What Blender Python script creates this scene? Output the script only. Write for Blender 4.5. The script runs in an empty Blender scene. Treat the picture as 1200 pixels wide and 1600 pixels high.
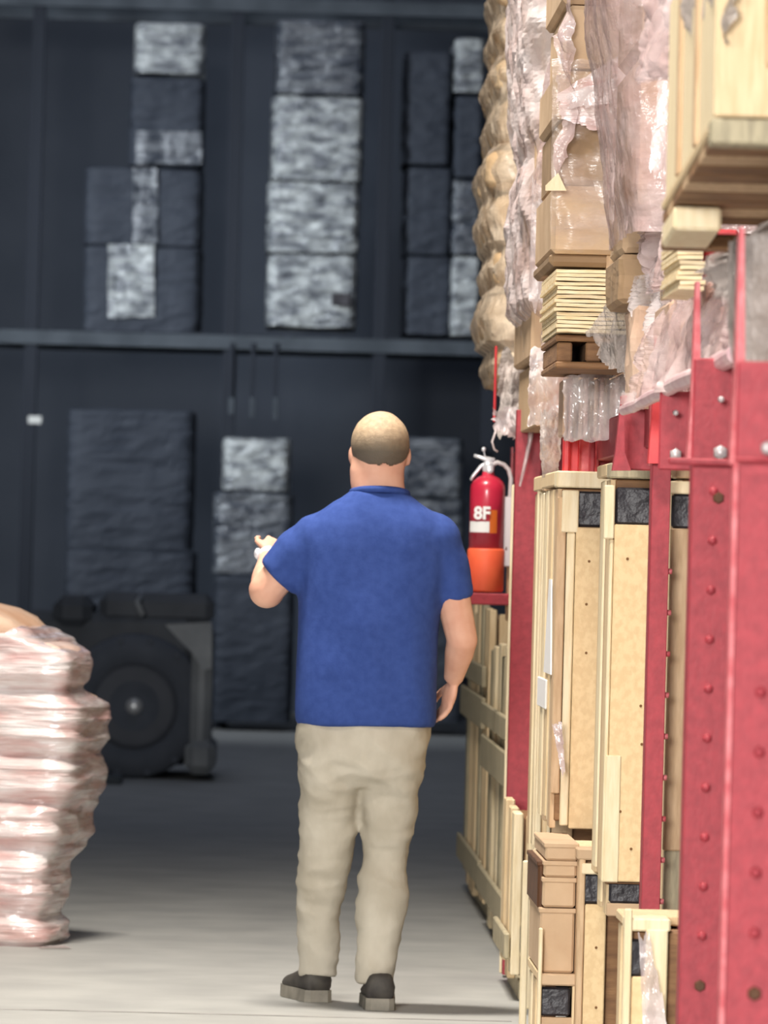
import bpy, bmesh, math, random
from mathutils import Vector, Matrix, noise
random.seed(7)
SC = bpy.context.scene
COL = SC.collection

# ------------------------------------------------------------------ camera
FPX = 9000.0                       # focal length in pixels of the 1200x1600 frame
CAMZ = 1.38
def _cam_rot():
    y = Vector((-200, -64, -FPX)).normalized()           # world +Y seen in camera axes
    t = math.radians(1.5)
    z = Vector((math.sin(t), math.cos(t), 0)); z = (z - y * z.dot(y)).normalized()
    x = y.cross(z)
    return Matrix((x, y, z))                              # rows: world axes in camera coords = world<-camera
ROT = _cam_rot()
cam_d = bpy.data.cameras.new('camera'); cam = bpy.data.objects.new('camera', cam_d); COL.objects.link(cam)
cam_d.sensor_fit = 'VERTICAL'; cam_d.sensor_height = 24; cam_d.lens = FPX / 1600 * 24
cam_d.clip_start = .1; cam_d.clip_end = 200
cam.matrix_world = Matrix.Translation((0, 0, CAMZ)) @ ROT.to_4x4()
cam_d.dof.use_dof = True; cam_d.dof.focus_distance = 15.5; cam_d.dof.aperture_fstop = 5.0
SC.camera = cam
def W(px, py, Y):
    d = ROT @ Vector((px - 600, 800 - py, -FPX)); d *= Y / d.y
    return Vector((d.x, Y, d.z + CAMZ))
def ext(x0, y0, x1, y1, Y):
    a = W(x0, (y0+y1)/2, Y).x; b = W(x1, (y0+y1)/2, Y).x
    c = W((x0+x1)/2, y1, Y).z; d = W((x0+x1)/2, y0, Y).z
    return a, b, c, d                                     # X0 X1 Z0 Z1

# ------------------------------------------------------------------ world and lights
wd = bpy.data.worlds.new('world'); SC.world = wd; wd.use_nodes = True
wd.node_tree.nodes['Background'].inputs[0].default_value = (.42, .52, .75, 1)
wd.node_tree.nodes['Background'].inputs[1].default_value = .6
SC.view_settings.view_transform = 'Standard'; SC.view_settings.look = 'None'
SC.view_settings.gamma = 1; SC.view_settings.use_curve_mapping = False
SC.view_settings.exposure = 0.0
def area(name, loc, target, sx, sy, power, col, spread=180):
    l = bpy.data.lights.new(name, 'AREA'); l.shape = 'RECTANGLE'; l.size = sx; l.size_y = sy
    l.energy = power; l.color = col; l.spread = math.radians(spread)
    o = bpy.data.objects.new(name, l); COL.objects.link(o); o.location = loc
    o.rotation_euler = (Vector(target) - Vector(loc)).to_track_quat('-Z', 'Y').to_euler()
    return o
area('dock_daylight', (-3.2, -6.5, 3.6), (.6, 16, 1.2), 3.2, 3.0, 3400, (1, .97, .93))
for y, p in ((5.5, 190), (11.5, 260), (17.5, 320)):
    area('high_bay_light', (-.6, y, 6.6), (-.6, y, 0), 1.2, .5, p, (1, .93, .84), 120)
area('far_blue_fill', (-.5, 38, 7.6), (-.5, 38, 0), 4, 20, 150, (.72, .8, 1))  # added dim blue fill lifting the dark far end, no source in view
area('far_side_fill', (-5.4, 39, 4.6), (.3, 45, 3.2), 1.5, 1.5, 120, (.85, .92, 1), 70)  # added bluish fill aimed at the far loads, no door there

# ------------------------------------------------------------------ materials
MATS = {}
def mat(name, col, rough=.6, col2=None, scale=8, stretch=(1, 1, 1), bump=0, bscale=60, spec=.5, metal=0,
        alpha=None, coat=0, detail=6, contrast=(.35, .65), bstretch=None, bdist=.004):
    m = bpy.data.materials.new(name); m.use_nodes = True; nt = m.node_tree; N = nt.nodes; L = nt.links
    b = N['Principled BSDF']; b.inputs['Roughness'].default_value = rough
    b.inputs['Metallic'].default_value = metal; b.inputs['Specular IOR Level'].default_value = spec
    b.inputs['Coat Weight'].default_value = coat; b.inputs['Coat Roughness'].default_value = .15
    tc = N.new('ShaderNodeTexCoord')
    def tex(sc, st, det):
        mp = N.new('ShaderNodeMapping'); mp.inputs['Scale'].default_value = st; L.new(tc.outputs['Object'], mp.inputs[0])
        t = N.new('ShaderNodeTexNoise'); t.inputs['Scale'].default_value = sc; t.inputs['Detail'].default_value = det
        L.new(mp.outputs[0], t.inputs['Vector']); return t
    c4 = tuple(col) + (1,)
    if col2:
        t = tex(scale, stretch, detail); r = N.new('ShaderNodeValToRGB')
        r.color_ramp.elements[0].position, r.color_ramp.elements[1].position = contrast
        r.color_ramp.elements[0].color = c4; r.color_ramp.elements[1].color = tuple(col2) + (1,)
        L.new(t.outputs['Fac'], r.inputs[0]); L.new(r.outputs[0], b.inputs['Base Color'])
    else: b.inputs['Base Color'].default_value = c4
    if bump:
        t = tex(bscale, bstretch or stretch, 4); bp = N.new('ShaderNodeBump')
        bp.inputs['Strength'].default_value = bump; bp.inputs['Distance'].default_value = bdist
        L.new(t.outputs['Fac'], bp.inputs['Height']); L.new(bp.outputs[0], b.inputs['Normal'])
    if alpha is not None:                                # (low, high) milky coverage of thin film
        t = tex(alpha[2], alpha[3], 5); r = N.new('ShaderNodeMapRange')
        r.inputs['From Min'].default_value = .35; r.inputs['From Max'].default_value = .68
        r.inputs['To Min'].default_value = alpha[0]; r.inputs['To Max'].default_value = alpha[1]
        L.new(t.outputs['Fac'], r.inputs['Value']); L.new(r.outputs[0], b.inputs['Alpha'])
    MATS[name] = m
    return m
def s(r, g, b):                                          # sRGB 0-255 -> linear
    f = lambda c: (c/255/12.92) if c/255 <= .04045 else ((c/255 + .055)/1.055) ** 2.4
    return (f(r), f(g), f(b))
mat('concrete', s(166,166,162), .65, s(152,152,149), 3, bump=.3, bscale=30, bdist=.002, spec=.3)
mat('dark_wall', s(92,98,108), .9, s(86,92,102), 1.5, spec=.1)
mat('ceiling', s(60,64,72), .9, spec=.1)
mat('red', s(168,56,66), .6, s(150,48,58), 40, bump=.25, bscale=90)
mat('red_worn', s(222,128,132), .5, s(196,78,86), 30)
mat('red_bright', s(226,70,72), .5, s(206,56,64), 20)
mat('zinc', s(196,186,186), .4, metal=.3)
mat('wood', s(228,204,164), .7, s(212,184,142), 14, (6, 6, .7), bump=.3, bscale=40)
mat('wood_cream', s(238,222,188), .65, s(226,206,166), 12, (6, 6, .7), bump=.25, bscale=40)
mat('wood_tan', s(210,180,144), .7, s(190,158,122), 14, (5, 5, .8), bump=.3, bscale=40)
mat('wood_grey', s(184,172,142), .75, s(150,140,116), 14, (5, 5, .8), bump=.4, bscale=40)
mat('wood_brown', s(150,112,76), .75, s(120,86,58), 10, (1, 1, 5), bump=.4, bscale=40)
mat('osb', s(232,204,158), .75, s(222,192,146), 60, (1, 1, .8), bump=.35, bscale=90, contrast=(.4, .6))
mat('knot', s(120,82,44), .8)
mat('near_black', s(52,50,56), .45, s(34,32,38), 20, bump=.6, bscale=18, bdist=.02)
mat('dark_brown', s(96,58,28), .7, s(70,42,20), 20)
mat('kraft', s(200,172,140), .75, s(184,154,122), 6, bump=.3, bscale=12, bdist=.01)
mat('kraft_dark', s(160,132,100), .75, s(136,110,82), 6, bump=.3, bscale=12, bdist=.01)
mat('sheet', s(240,222,186), .7, s(222,196,150), 20, (1, 1, 6))
mat('paper_white', s(240,238,236), .6)
mat('sack', s(208,180,158), .65, s(190,150,122), 5, bump=.6, bscale=16, bdist=.015)
mat('sack_tan', s(228,200,162), .65, s(204,172,132), 7, bump=.6, bscale=16, bdist=.02)
mat('sack_pink', s(205,150,140), .5, s(235,205,190), 3.5, (1, 1, 4), bump=.8, bscale=10, bdist=.02, coat=.6, bstretch=(1, 1, 5))
mat('film', s(240,228,226), .2, None, alpha=(.2, .85, 7, (1, 1, 1)), bump=.5, bscale=16, bdist=.015, spec=.9)
mat('film_pink', s(206,176,172), .25, s(222,202,200), 9, alpha=(.3, .85, 6, (1, 1, 1)), bump=.6, bscale=22, bdist=.015, spec=.8)
mat('film_white', s(232,222,222), .22, s(196,174,170), 9, alpha=(.45, .97, 5, (1, 1, .5)), bump=.6, bscale=18, bdist=.015, spec=.9)
mat('film_streak', s(250,242,240), .18, s(226,186,182), 5, (1, 1, 5), alpha=(.6, .99, 3.5, (1, 1, 6)), bump=.8, bscale=9, bstretch=(.6, .6, 9), bdist=.015, spec=1, coat=1)
mat('film_streak2', s(232,216,208), .2, s(210,186,170), 6, (1, 1, 3), alpha=(.0, .62, 5, (1, 1, 2.2)), bump=.8, bscale=10, bstretch=(.7, .7, 4), bdist=.015, spec=1)
mat('film_milky', s(238,220,196), .3, s(226,204,176), 6, alpha=(.3, .95, 8, (1, 1, 1.4)), bump=.7, bscale=16, bdist=.015, spec=.8)
mat('film_grey', s(196,184,178), .4, s(160,150,144), 8, alpha=(.6, .97, 5, (1, 1, .6)), bump=1, bscale=20, bdist=.03)
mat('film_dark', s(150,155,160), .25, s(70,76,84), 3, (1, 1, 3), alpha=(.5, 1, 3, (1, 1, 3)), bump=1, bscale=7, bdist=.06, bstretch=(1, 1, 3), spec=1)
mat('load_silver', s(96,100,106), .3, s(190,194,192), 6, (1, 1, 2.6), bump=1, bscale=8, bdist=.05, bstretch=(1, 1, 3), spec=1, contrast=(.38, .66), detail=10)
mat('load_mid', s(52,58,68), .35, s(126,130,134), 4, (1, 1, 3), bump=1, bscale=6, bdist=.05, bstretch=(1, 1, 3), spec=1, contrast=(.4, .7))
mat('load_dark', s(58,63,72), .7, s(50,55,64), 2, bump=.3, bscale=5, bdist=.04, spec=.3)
mat('rack_dark', s(38,42,50), .8, spec=.3)
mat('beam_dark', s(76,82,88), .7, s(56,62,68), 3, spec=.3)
mat('pale_dim', s(206,206,200), .6)
mat('truck_body', s(84,88,94), .7, s(62,66,72), 2.2, spec=.3)
mat('truck_panel', s(140,144,146), .6, s(112,116,120), 3, spec=.3)
mat('rubber', s(72,77,86), .85, s(80,85,94), 6, spec=.3)
mat('rim', s(74,78,86), .7, s(66,70,78), 5)
mat('hub', s(190,192,194), .35, metal=.4)
mat('shirt', s(58,80,144), .9, s(51,72,134), 40, bump=.2, bscale=150, spec=.15, bdist=.002)
mat('trousers', s(194,187,172), .9, s(176,168,152), 10, (1, 1, .6), bump=.35, bscale=60, spec=.15, bdist=.004)
mat('skin', s(224,176,152), .6, s(212,158,134), 12, spec=.35)
mat('hair_dark', s(112,100,84), .8, s(88,78,66), 70, bump=.6, bscale=200)
mat('hair_tan', s(196,170,138), .7, s(172,148,120), 60, bump=.5, bscale=200)
mat('shoe', s(52,48,46), .7, s(74,70,64), 20)
mat('sole', s(146,140,128), .7, s(112,108,98), 15)
mat('eye', s(240,238,232), .2); mat('watch', s(235,235,240), .25, metal=.2)
mat('ext_red', s(206,44,72), .35, s(190,38,62), 8, coat=.5)
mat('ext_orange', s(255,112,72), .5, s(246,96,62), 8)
mat('chrome', s(232,232,236), .25, metal=.4); mat('hose', s(196,186,186), .5)
mat('label_orange', s(214,104,34), .5)

# ------------------------------------------------------------------ helpers
def link(o, m=None, parent=None):
    COL.objects.link(o)
    if m is not None: o.data.materials.append(MATS[m] if isinstance(m, str) else m)
    if parent is not None: o.parent = parent; o.matrix_parent_inverse = parent.matrix_world.inverted()
    return o
def tag(o, label=None, cat=None, group=None, kind=None):
    if label: o['label'] = label
    if cat: o['category'] = cat
    if group: o['group'] = group
    if kind: o['kind'] = kind
    return o
def thing(name, loc, label, cat, group=None):
    o = bpy.data.objects.new(name, None); COL.objects.link(o); o.location = loc
    o.matrix_world = Matrix.Translation(loc); o.empty_display_size = .1
    return tag(o, label, cat, group)
def obj(name, bm, m, parent=None, smooth=False):
    me = bpy.data.meshes.new(name); bmesh.ops.recalc_face_normals(bm, faces=bm.faces[:]); bm.to_mesh(me); bm.free()
    if smooth:
        for p in me.polygons: p.use_smooth = True
    return link(bpy.data.objects.new(name, me), m, parent)
def add_box(bm, a, b, bev=0.0, rot=None):
    """box between corners a and b, chamfered; rot = (angle, pivot) about z"""
    a, b = Vector(a), Vector(b)
    r = bmesh.ops.create_cube(bm, size=1)
    vs = r['verts']; c = (a+b)/2; d = b-a
    for v in vs: v.co = Vector((v.co.x*d.x, v.co.y*d.y, v.co.z*d.z)) + c
    if bev:
        es = list({e for v in vs for e in v.link_edges})
        rr = bmesh.ops.bevel(bm, geom=es, offset=min(bev, .45*min(abs(x) for x in d)), segments=1, affect='EDGES')
        vs = list({v for f in rr['faces'] for v in f.verts} | {v for v in vs if v.is_valid})
    if rot:
        M = Matrix.Translation(rot[1]) @ Matrix.Rotation(rot[0], 4, 'Z') @ Matrix.Translation(-Vector(rot[1]))
        for v in vs: v.co = M @ v.co
    return vs
def box(name, a, b, m, parent=None, bev=.004, rot=None):
    bm = bmesh.new(); add_box(bm, a, b, bev, rot); return obj(name, bm, m, parent)
def pbox(name, px, Y, depth, m, parent=None, bev=.004):
    X0, X1, Z0, Z1 = ext(*px, Y)
    return box(name, (X0, Y, Z0), (X1, Y+depth, Z1), m, parent, bev)
def add_tube(bm, pts, rad, n=10, flat=(1, 1)):
    pts = [Vector(p) for p in pts]; rings = []
    if not hasattr(rad, '__len__'): rad = [rad]*len(pts)
    for i, p in enumerate(pts):
        t = (pts[min(i+1, len(pts)-1)] - pts[max(i-1, 0)]).normalized()
        u = Vector((0, 1, 0)).cross(t)
        if u.length < .1: u = Vector((1, 0, 0)).cross(t)
        u.normalize(); w = t.cross(u)
        rings.append([bm.verts.new(p + (u*math.cos(a)*flat[0] + w*math.sin(a)*flat[1])*rad[i]) for a in [2*math.pi*k/n for k in range(n)]])
    for A, B in zip(rings, rings[1:]):
        for k in range(n): bm.faces.new((A[k], A[(k+1) % n], B[(k+1) % n], B[k]))
    bm.faces.new(rings[0][::-1]); bm.faces.new(rings[-1])
def add_loft(bm, secs, n=24, power=2.0):
    """secs: (cx, cy, cz, rx, ry) horizontal superellipse rings"""
    rings = []
    for cx, cy, cz, rx, ry in secs:
        ring = []
        for k in range(n):
            a = 2*math.pi*k/n; c, q = math.cos(a), math.sin(a)
            ring.append(bm.verts.new((cx + rx*math.copysign(abs(c)**(2/power), c), cy + ry*math.copysign(abs(q)**(2/power), q), cz)))
        rings.append(ring)
    for A, B in zip(rings, rings[1:]):
        for k in range(n): bm.faces.new((A[k], A[(k+1) % n], B[(k+1) % n], B[k]))
    bm.faces.new(rings[0][::-1]); bm.faces.new(rings[-1])
def add_ell(bm, c, r, u=20, v=14):
    rr = bmesh.ops.create_uvsphere(bm, u_segments=u, v_segments=v, radius=1)
    for x in rr['verts']: x.co = Vector((x.co.x*r[0], x.co.y*r[1], x.co.z*r[2])) + Vector(c)
    return rr['verts']
def add_lathe(bm, c, prof, n=20):
    rings = [[bm.verts.new((c[0]+r*math.cos(2*math.pi*k/n), c[1]+r*math.sin(2*math.pi*k/n), c[2]+z)) for k in range(n)] for r, z in prof]
    for A, B in zip(rings, rings[1:]):
        for k in range(n): bm.faces.new((A[k], A[(k+1) % n], B[(k+1) % n], B[k]))
    bm.faces.new(rings[0][::-1]); bm.faces.new(rings[-1])
def ridge(p, f, seed=0):
    q = Vector((p[0]*f + seed*3.1, p[1]*f + seed*1.7, p[2]*f))
    return 1 - 2.2*abs(noise.noise(q))
def crumple(p, amp, f, seed=0, st=(1, 1, 1)):
    p = Vector((p[0]*st[0], p[1]*st[1], p[2]*st[2]))
    return amp*(.65*ridge(p, f, seed) + .3*ridge(p, f*2.1, seed+5) + .08*ridge(p, f*4.5, seed+9))
def shell(name, secs, m, parent, n=64, amp=.02, f=5, seed=0, power=8, st=(1, 1, 1), yaw=0, dz=.012, cap=True):
    """film or sheeting wrapped round a load: rings interpolated between sections (cx,cy,z,hx,hy)"""
    bm = bmesh.new(); rings = []
    for s0, s1 in zip(secs, secs[1:]):
        k = max(1, int(abs(s1[2]-s0[2])/dz))
        for i in range(k + (s1 is secs[-1])):
            t = i/k; u = t*t*(3-2*t)
            rings.append([a + (b-a)*(t if j == 2 else u) for j, (a, b) in enumerate(zip(s0, s1))])
    vr = []
    cy_, sy_ = math.cos(yaw), math.sin(yaw)
    # uniform perimeter sampling of a rounded rectangle
    for cx, cy, z, hx, hy in rings:
        ring = []
        for k in range(n):
            u = (k/n)*4; side = int(u); q = u-side; q = 2*q-1
            base = [(1, q), (-q, 1), (-1, -q), (q, -1)][side]
            L = (abs(base[0])**power + abs(base[1])**power) ** (1/power)
            x, y = base[0]/L*hx, base[1]/L*hy
            nx, ny = base[0]**3, base[1]**3; l = math.hypot(nx, ny); nx /= l; ny /= l
            X, Y = cx + x*cy_ - y*sy_, cy + x*sy_ + y*cy_
            d = crumple((X, Y, z), amp, f, seed, st)
            NX, NY = nx*cy_ - ny*sy_, nx*sy_ + ny*cy_
            ring.append(bm.verts.new((X + NX*d, Y + NY*d, z + .3*d)))
        vr.append(ring)
    for A, B in zip(vr, vr[1:]):
        for k in range(n): bm.faces.new((A[k], A[(k+1) % n], B[(k+1) % n], B[k]))
    if cap: bm.faces.new(vr[-1])
    return obj(name, bm, m, parent, smooth=False)
def drape(name, q, m, parent=None, n=(40, 40), amp=.02, f=9, seed=1, ragged=.0, sag=0, smooth=False):
    """q: four (px, py, Y) corners tl tr br bl -> crumpled thin film sheet at its real depth"""
    C = [W(*c) for c in q]; bm = bmesh.new(); G = []
    nrm = (C[1]-C[0]).cross(C[3]-C[0]).normalized()
    for j in range(n[1]+1):
        v = j/n[1]; row = []
        for i in range(n[0]+1):
            u = i/n[0]
            p = (C[0]*(1-u)+C[1]*u)*(1-v) + (C[3]*(1-u)+C[2]*u)*v
            e = ragged*(noise.noise(Vector((u*5+seed, v*7, seed)))*1.0 + .5*noise.noise(Vector((u*17, v*19, seed))))
            edge = max(abs(2*u-1), abs(2*v-1))**3
            p = p + (C[1]-C[0])*e*edge*.5 + (C[3]-C[0])*noise.noise(Vector((u*6, seed*2.2, v*6)))*ragged*edge*.6
            d = crumple(p, amp*1.3, f*.8, seed, (1, 1, .5)) + sag*math.sin(math.pi*u)*math.sin(math.pi*v)
            row.append(bm.verts.new(p + nrm*d + Vector((d*.3, 0, d*.25))))
        G.append(row)
    for j in range(n[1]):
        for i in range(n[0]): bm.faces.new((G[j][i], G[j][i+1], G[j+1][i+1], G[j+1][i]))
    return obj(name, bm, m, parent, smooth=smooth)
def sack_mesh(lx, ly, lz, seed, bulge=.28):
    bm = bmesh.new(); bmesh.ops.create_cube(bm, size=2)
    bmesh.ops.subdivide_edges(bm, edges=bm.edges[:], cuts=9, use_grid_fill=True)
    for v in bm.verts:
        p = v.co; L = (abs(p.x)**9 + abs(p.y)**9 + abs(p.z)**9) ** (1/9)
        p = p/L
        e = max(abs(p.x), abs(p.y))
        z = p.z*(1 - bulge*e**5)
        q = Vector((p.x*lx/2, p.y*ly/2, z*lz/2))
        d = crumple(q, .012, 7, seed)
        v.co = q*(1 + d*3)
    return bm
def sack(parent, c, size, m, seed, yaw=0, name='sack'):
    bm = sack_mesh(*size, seed); bm.transform(Matrix.Translation(c) @ Matrix.Rotation(yaw, 4, 'Z'))
    return obj(name, bm, m, parent, smooth=True)
def remeshed(name, bm, m, parent, vox, smooth_it=6, disp=None):
    me = bpy.data.meshes.new(name); bmesh.ops.recalc_face_normals(bm, faces=bm.faces[:]); bm.to_mesh(me); bm.free()
    o = bpy.data.objects.new(name, me); COL.objects.link(o)
    r = o.modifiers.new('r', 'REMESH'); r.mode = 'VOXEL'; r.voxel_size = vox
    if smooth_it:
        q = o.modifiers.new('s', 'SMOOTH'); q.iterations = smooth_it; q.factor = .5
    dg = bpy.context.evaluated_depsgraph_get()
    nm = bpy.data.meshes.new_from_object(o.evaluated_get(dg)); COL.objects.unlink(o); bpy.data.objects.remove(o)
    nm.name = name
    if disp:
        co = [v.co.copy() for v in nm.vertices]; no = [v.normal.copy() for v in nm.vertices]
        for v, c, n_ in zip(nm.vertices, co, no): v.co = c + disp(c, n_)
    for p in nm.polygons: p.use_smooth = True
    return link(bpy.data.objects.new(name, nm), m, parent)

# ------------------------------------------------------------------ structure
def struct(name, a, b, m): return tag(box(name, a, b, m, bev=0), kind='structure')
struct('floor', (-6, -8, -.2), (4.4, 50.2, 0), 'concrete')
struct('ceiling', (-6, -8, 8), (4.4, 50.2, 8.2), 'ceiling')
struct('wall_back', (-6, 50, 0), (4.4, 50.2, 8), 'dark_wall')
struct('wall_left', (-6.2, -8, 0), (-6, 50.2, 8), 'dark_wall')
struct('wall_right', (4.4, -8, 0), (4.6, 50.2, 8), 'dark_wall')

yj = CAMZ/(CAMZ - W(600, 1592, 1.0).z)
jb = box('expansion_joint', (-5, yj, -.001), (.8, yj+.03, .0015), 'wood_grey', bpy.data.objects['floor'], 0)
jb.data.materials.clear(); jb.data.materials.append(mat('joint', s(120,118,114), .8, s(160,158,154), 6))

# ------------------------------------------------------------------ near rack (red)
RXB = 2.15
rack = thing('pallet_rack', (1.0, 14, 0), 'tall red steel pallet rack with bolted uprights along the right side of the aisle', 'rack')
def bolt_bm(c, r=.008, axis='Y', h=.012):
    bm = bmesh.new()
    bmesh.ops.create_cone(bm, cap_ends=True, segments=6, radius1=r*1.25, radius2=r, depth=h)
    R = Matrix.Rotation(math.pi/2, 4, 'X') if axis == 'Y' else Matrix.Rotation(math.pi/2, 4, 'Y')
    bm.transform(Matrix.Translation(c) @ R); return bm
def channel(X0, X1, Y, z0, z1, m='red', fl=.09, name='upright'):
    bm = bmesh.new()
    add_box(bm, (X0, Y, z0), (X1, Y+.006, z1), .0015)
    add_box(bm, (X0, Y+.006, z0), (X0+.006, Y+fl, z1), 0)
    add_box(bm, (X1-.006, Y+.006, z0), (X1, Y+fl, z1), 0)
    return obj(name, bm, m, rack)
def baseplate(u, X0, X1, Y):
    if Y > 18: return
    box('base_plate', (X0-.02, Y-.03, 0), (X1+.03, Y+.13, .01), 'red', u, .002)
# F nearest, E, C, D, A farthest
bolt_me = None
def upright(px0, px1, ytop, Y, boltpx, pitch, zb0, zmax, side=False, pyref=1100, m='red'):
    X0 = W(px0, pyref, Y).x; X1 = W(px1, pyref, Y).x; zt = W(px0, ytop, Y).z
    u = channel(X0, X1, Y, .01, zt, m)
    baseplate(u, X0, X1, Y)
    if boltpx:
        X = W(boltpx, pyref, Y).x; z = zb0
        while z < zmax:
            c = (X, Y-.004, z) if not side else (X1+.004, Y+.02, z)
            obj('bolt', bolt_bm(c, .0085 if not side else .007, 'Y' if not side else 'X', .012), 'red' if not side else 'red_worn', u, True)
            z += pitch
    return u, X0, X1, zt
uF = upright(1143, 1330, 722, 9.6, 1188, .1005, W(1180, 1552, 9.6).z-.3015, W(1190, 1000, 9.6).z)
uE = upright(1072, 1143, 722, 11.7, 1105, .1005, W(1095, 1540, 11.7).z-.4020, W(1112, 760, 11.7).z, pyref=1150)
uC = upright(1009, 1038, 722, 14.0, 1048, .1005, W(1050, 1345, 14).z-.8040, W(1050, 830, 14).z, True, 1150)
uD = upright(940, 963, 700, 16.1, None, .1, 0, 0, False, 1500)
uA = upright(799, 838, 640, 19.0, None, .1, 0, 0, False, 1000)
# dark drilled holes low on E and F
for X, Y, z in ((W(1093,1540,11.7).x, 11.7, W(1093,1540,11.7).z), (W(1178,1552,9.6).x, 9.6, W(1178,1552,9.6).z), (W(1122,778,11.7).x, 11.7, W(1122,778,11.7).z)):
    obj('bolt_hole', bolt_bm((X, Y-.010, z), .010, 'Y', .006), 'dark_brown', uF[0] if Y < 10 else uE[0])
# worn pale edge where F's flange meets the aisle
Z1 = uF[3]
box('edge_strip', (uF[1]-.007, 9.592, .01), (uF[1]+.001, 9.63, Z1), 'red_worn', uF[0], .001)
# upper webs, set back, between pale fins; slightly proud fins taper to a point
def fin(px_top, py_top, pb0, pb1, pyb, Y, m, th=.05):
    a = W(px_top-3, py_top, Y); b = W(px_top+3, py_top, Y); c = W(pb1, pyb, Y); d = W(pb0, pyb, Y)
    mid0 = W(px_top-4-(px_top-pb0)*.4, (py_top*.3+pyb*.7), Y); mid1 = W(px_top+4, (py_top*.3+pyb*.7), Y)
    bm = bmesh.new(); pts = [a, b, mid1, c, d, mid0]
    f = [bm.verts.new(p) for p in pts]; g = [bm.verts.new(p + Vector((0, th, 0))) for p in pts]
    bm.faces.new(f); bm.faces.new(g[::-1])
    for i in range(6): bm.faces.new((f[i], f[(i+1) % 6], g[(i+1) % 6], g[i]))
    return obj('gusset', bm, m, rack)
fin(1029, 488, 1013, 1042, 724, 13.95, 'red_bright')
fin(1091, 440, 1073, 1084, 724, 12.0, 'red_worn')
fin(1160, 355, 1141, 1152, 724, 9.7, 'red_worn')
fin(972, 640, 957, 986, 735, 14.3, 'red')
pbox('web_plate', (968, 618, 1024, 735), 14.5, .01, 'red', rack)
pbox('web_plate', (1030, 598, 1090, 735), 13.0, .01, 'red', rack)
pbox('web_plate', (1082, 560, 1152, 735), 11.9, .01, 'red', rack)
pbox('web_plate', (1150, 566, 1330, 722), 9.62, .012, 'red', rack)
for px, py, Y, r in ((1056, 710, 12.95, .012), (1126, 707, 11.85, .013), (1199, 700, 9.6, .01)):
    o = obj('zinc_disc', bolt_bm(W(px, py, Y-.006), r, 'Y', .01), 'zinc', rack, True)
for px, py, Y in ((1056, 645, 12.95), (1127, 624, 11.85)):
    obj('bolt', bolt_bm(W(px, py, Y-.008), .006, 'Y', .02), 'zinc', rack, True)
# splice plate seam at the lower post tops
pbox('splice_plate', (1044, 716, 1150, 727), 11.66, .012, 'red', rack)
pbox('splice_plate', (1146, 716, 1330, 724), 9.57, .012, 'red', rack)
# shelf beams running along the aisle, and cross members
zb = 1.78
for y0, y1, x in ((9.7, 13.9, .99), (14.1, 18.9, .97), (19.1, 21.6, .95)):
    b = box('shelf_beam', (x, y0, zb-.11), (x+.05, y1, zb), 'red', rack)
    for y in (y0+.02, y1-.12): box('end_connector', (x-.006, y, zb-.16), (x, y+.1, zb+.02), 'red_worn', b, .001)
for y in (10.6, 12.6, 15.0, 17.0, 20.0, 21.4):
    box('cross_member', (1.0, y, zb-.08), (RXB, y+.06, zb-.03), 'red', rack)
for y in (9.6, 11.7, 14.0, 16.1, 19.0, 24.0):
    box('rear_upright', (RXB, y, 0), (RXB+.09, y+.09, 3.2), 'red', rack)
for y0, y1 in ((9.7, 19.0), (19.0, 26.0)): box('rear_beam', (RXB+.02, y0, zb-.1), (RXB+.06, y1, zb), 'red', rack)
channel(1.3, 1.4, 26.0, .01, 1.9)
# ribbed red folds of decking seen at x 880-960 above the crates
for i, (a, b, mm) in enumerate(((880, 890, 'red_bright'), (889, 905, 'red_bright'), (904, 922, 'red_worn'), (921, 930, 'red'), (930, 936, 'red_worn'), (936, 958, 'red'))):
    pbox('deck_rib', (a, 676+(i % 2)*5, b, 742), 16.45+.06*(i % 3), .05, mm, rack)
pbox('deck_rib', (1100, 358, 1152, 432), 12.6, .05, 'red_bright', rack)

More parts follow.
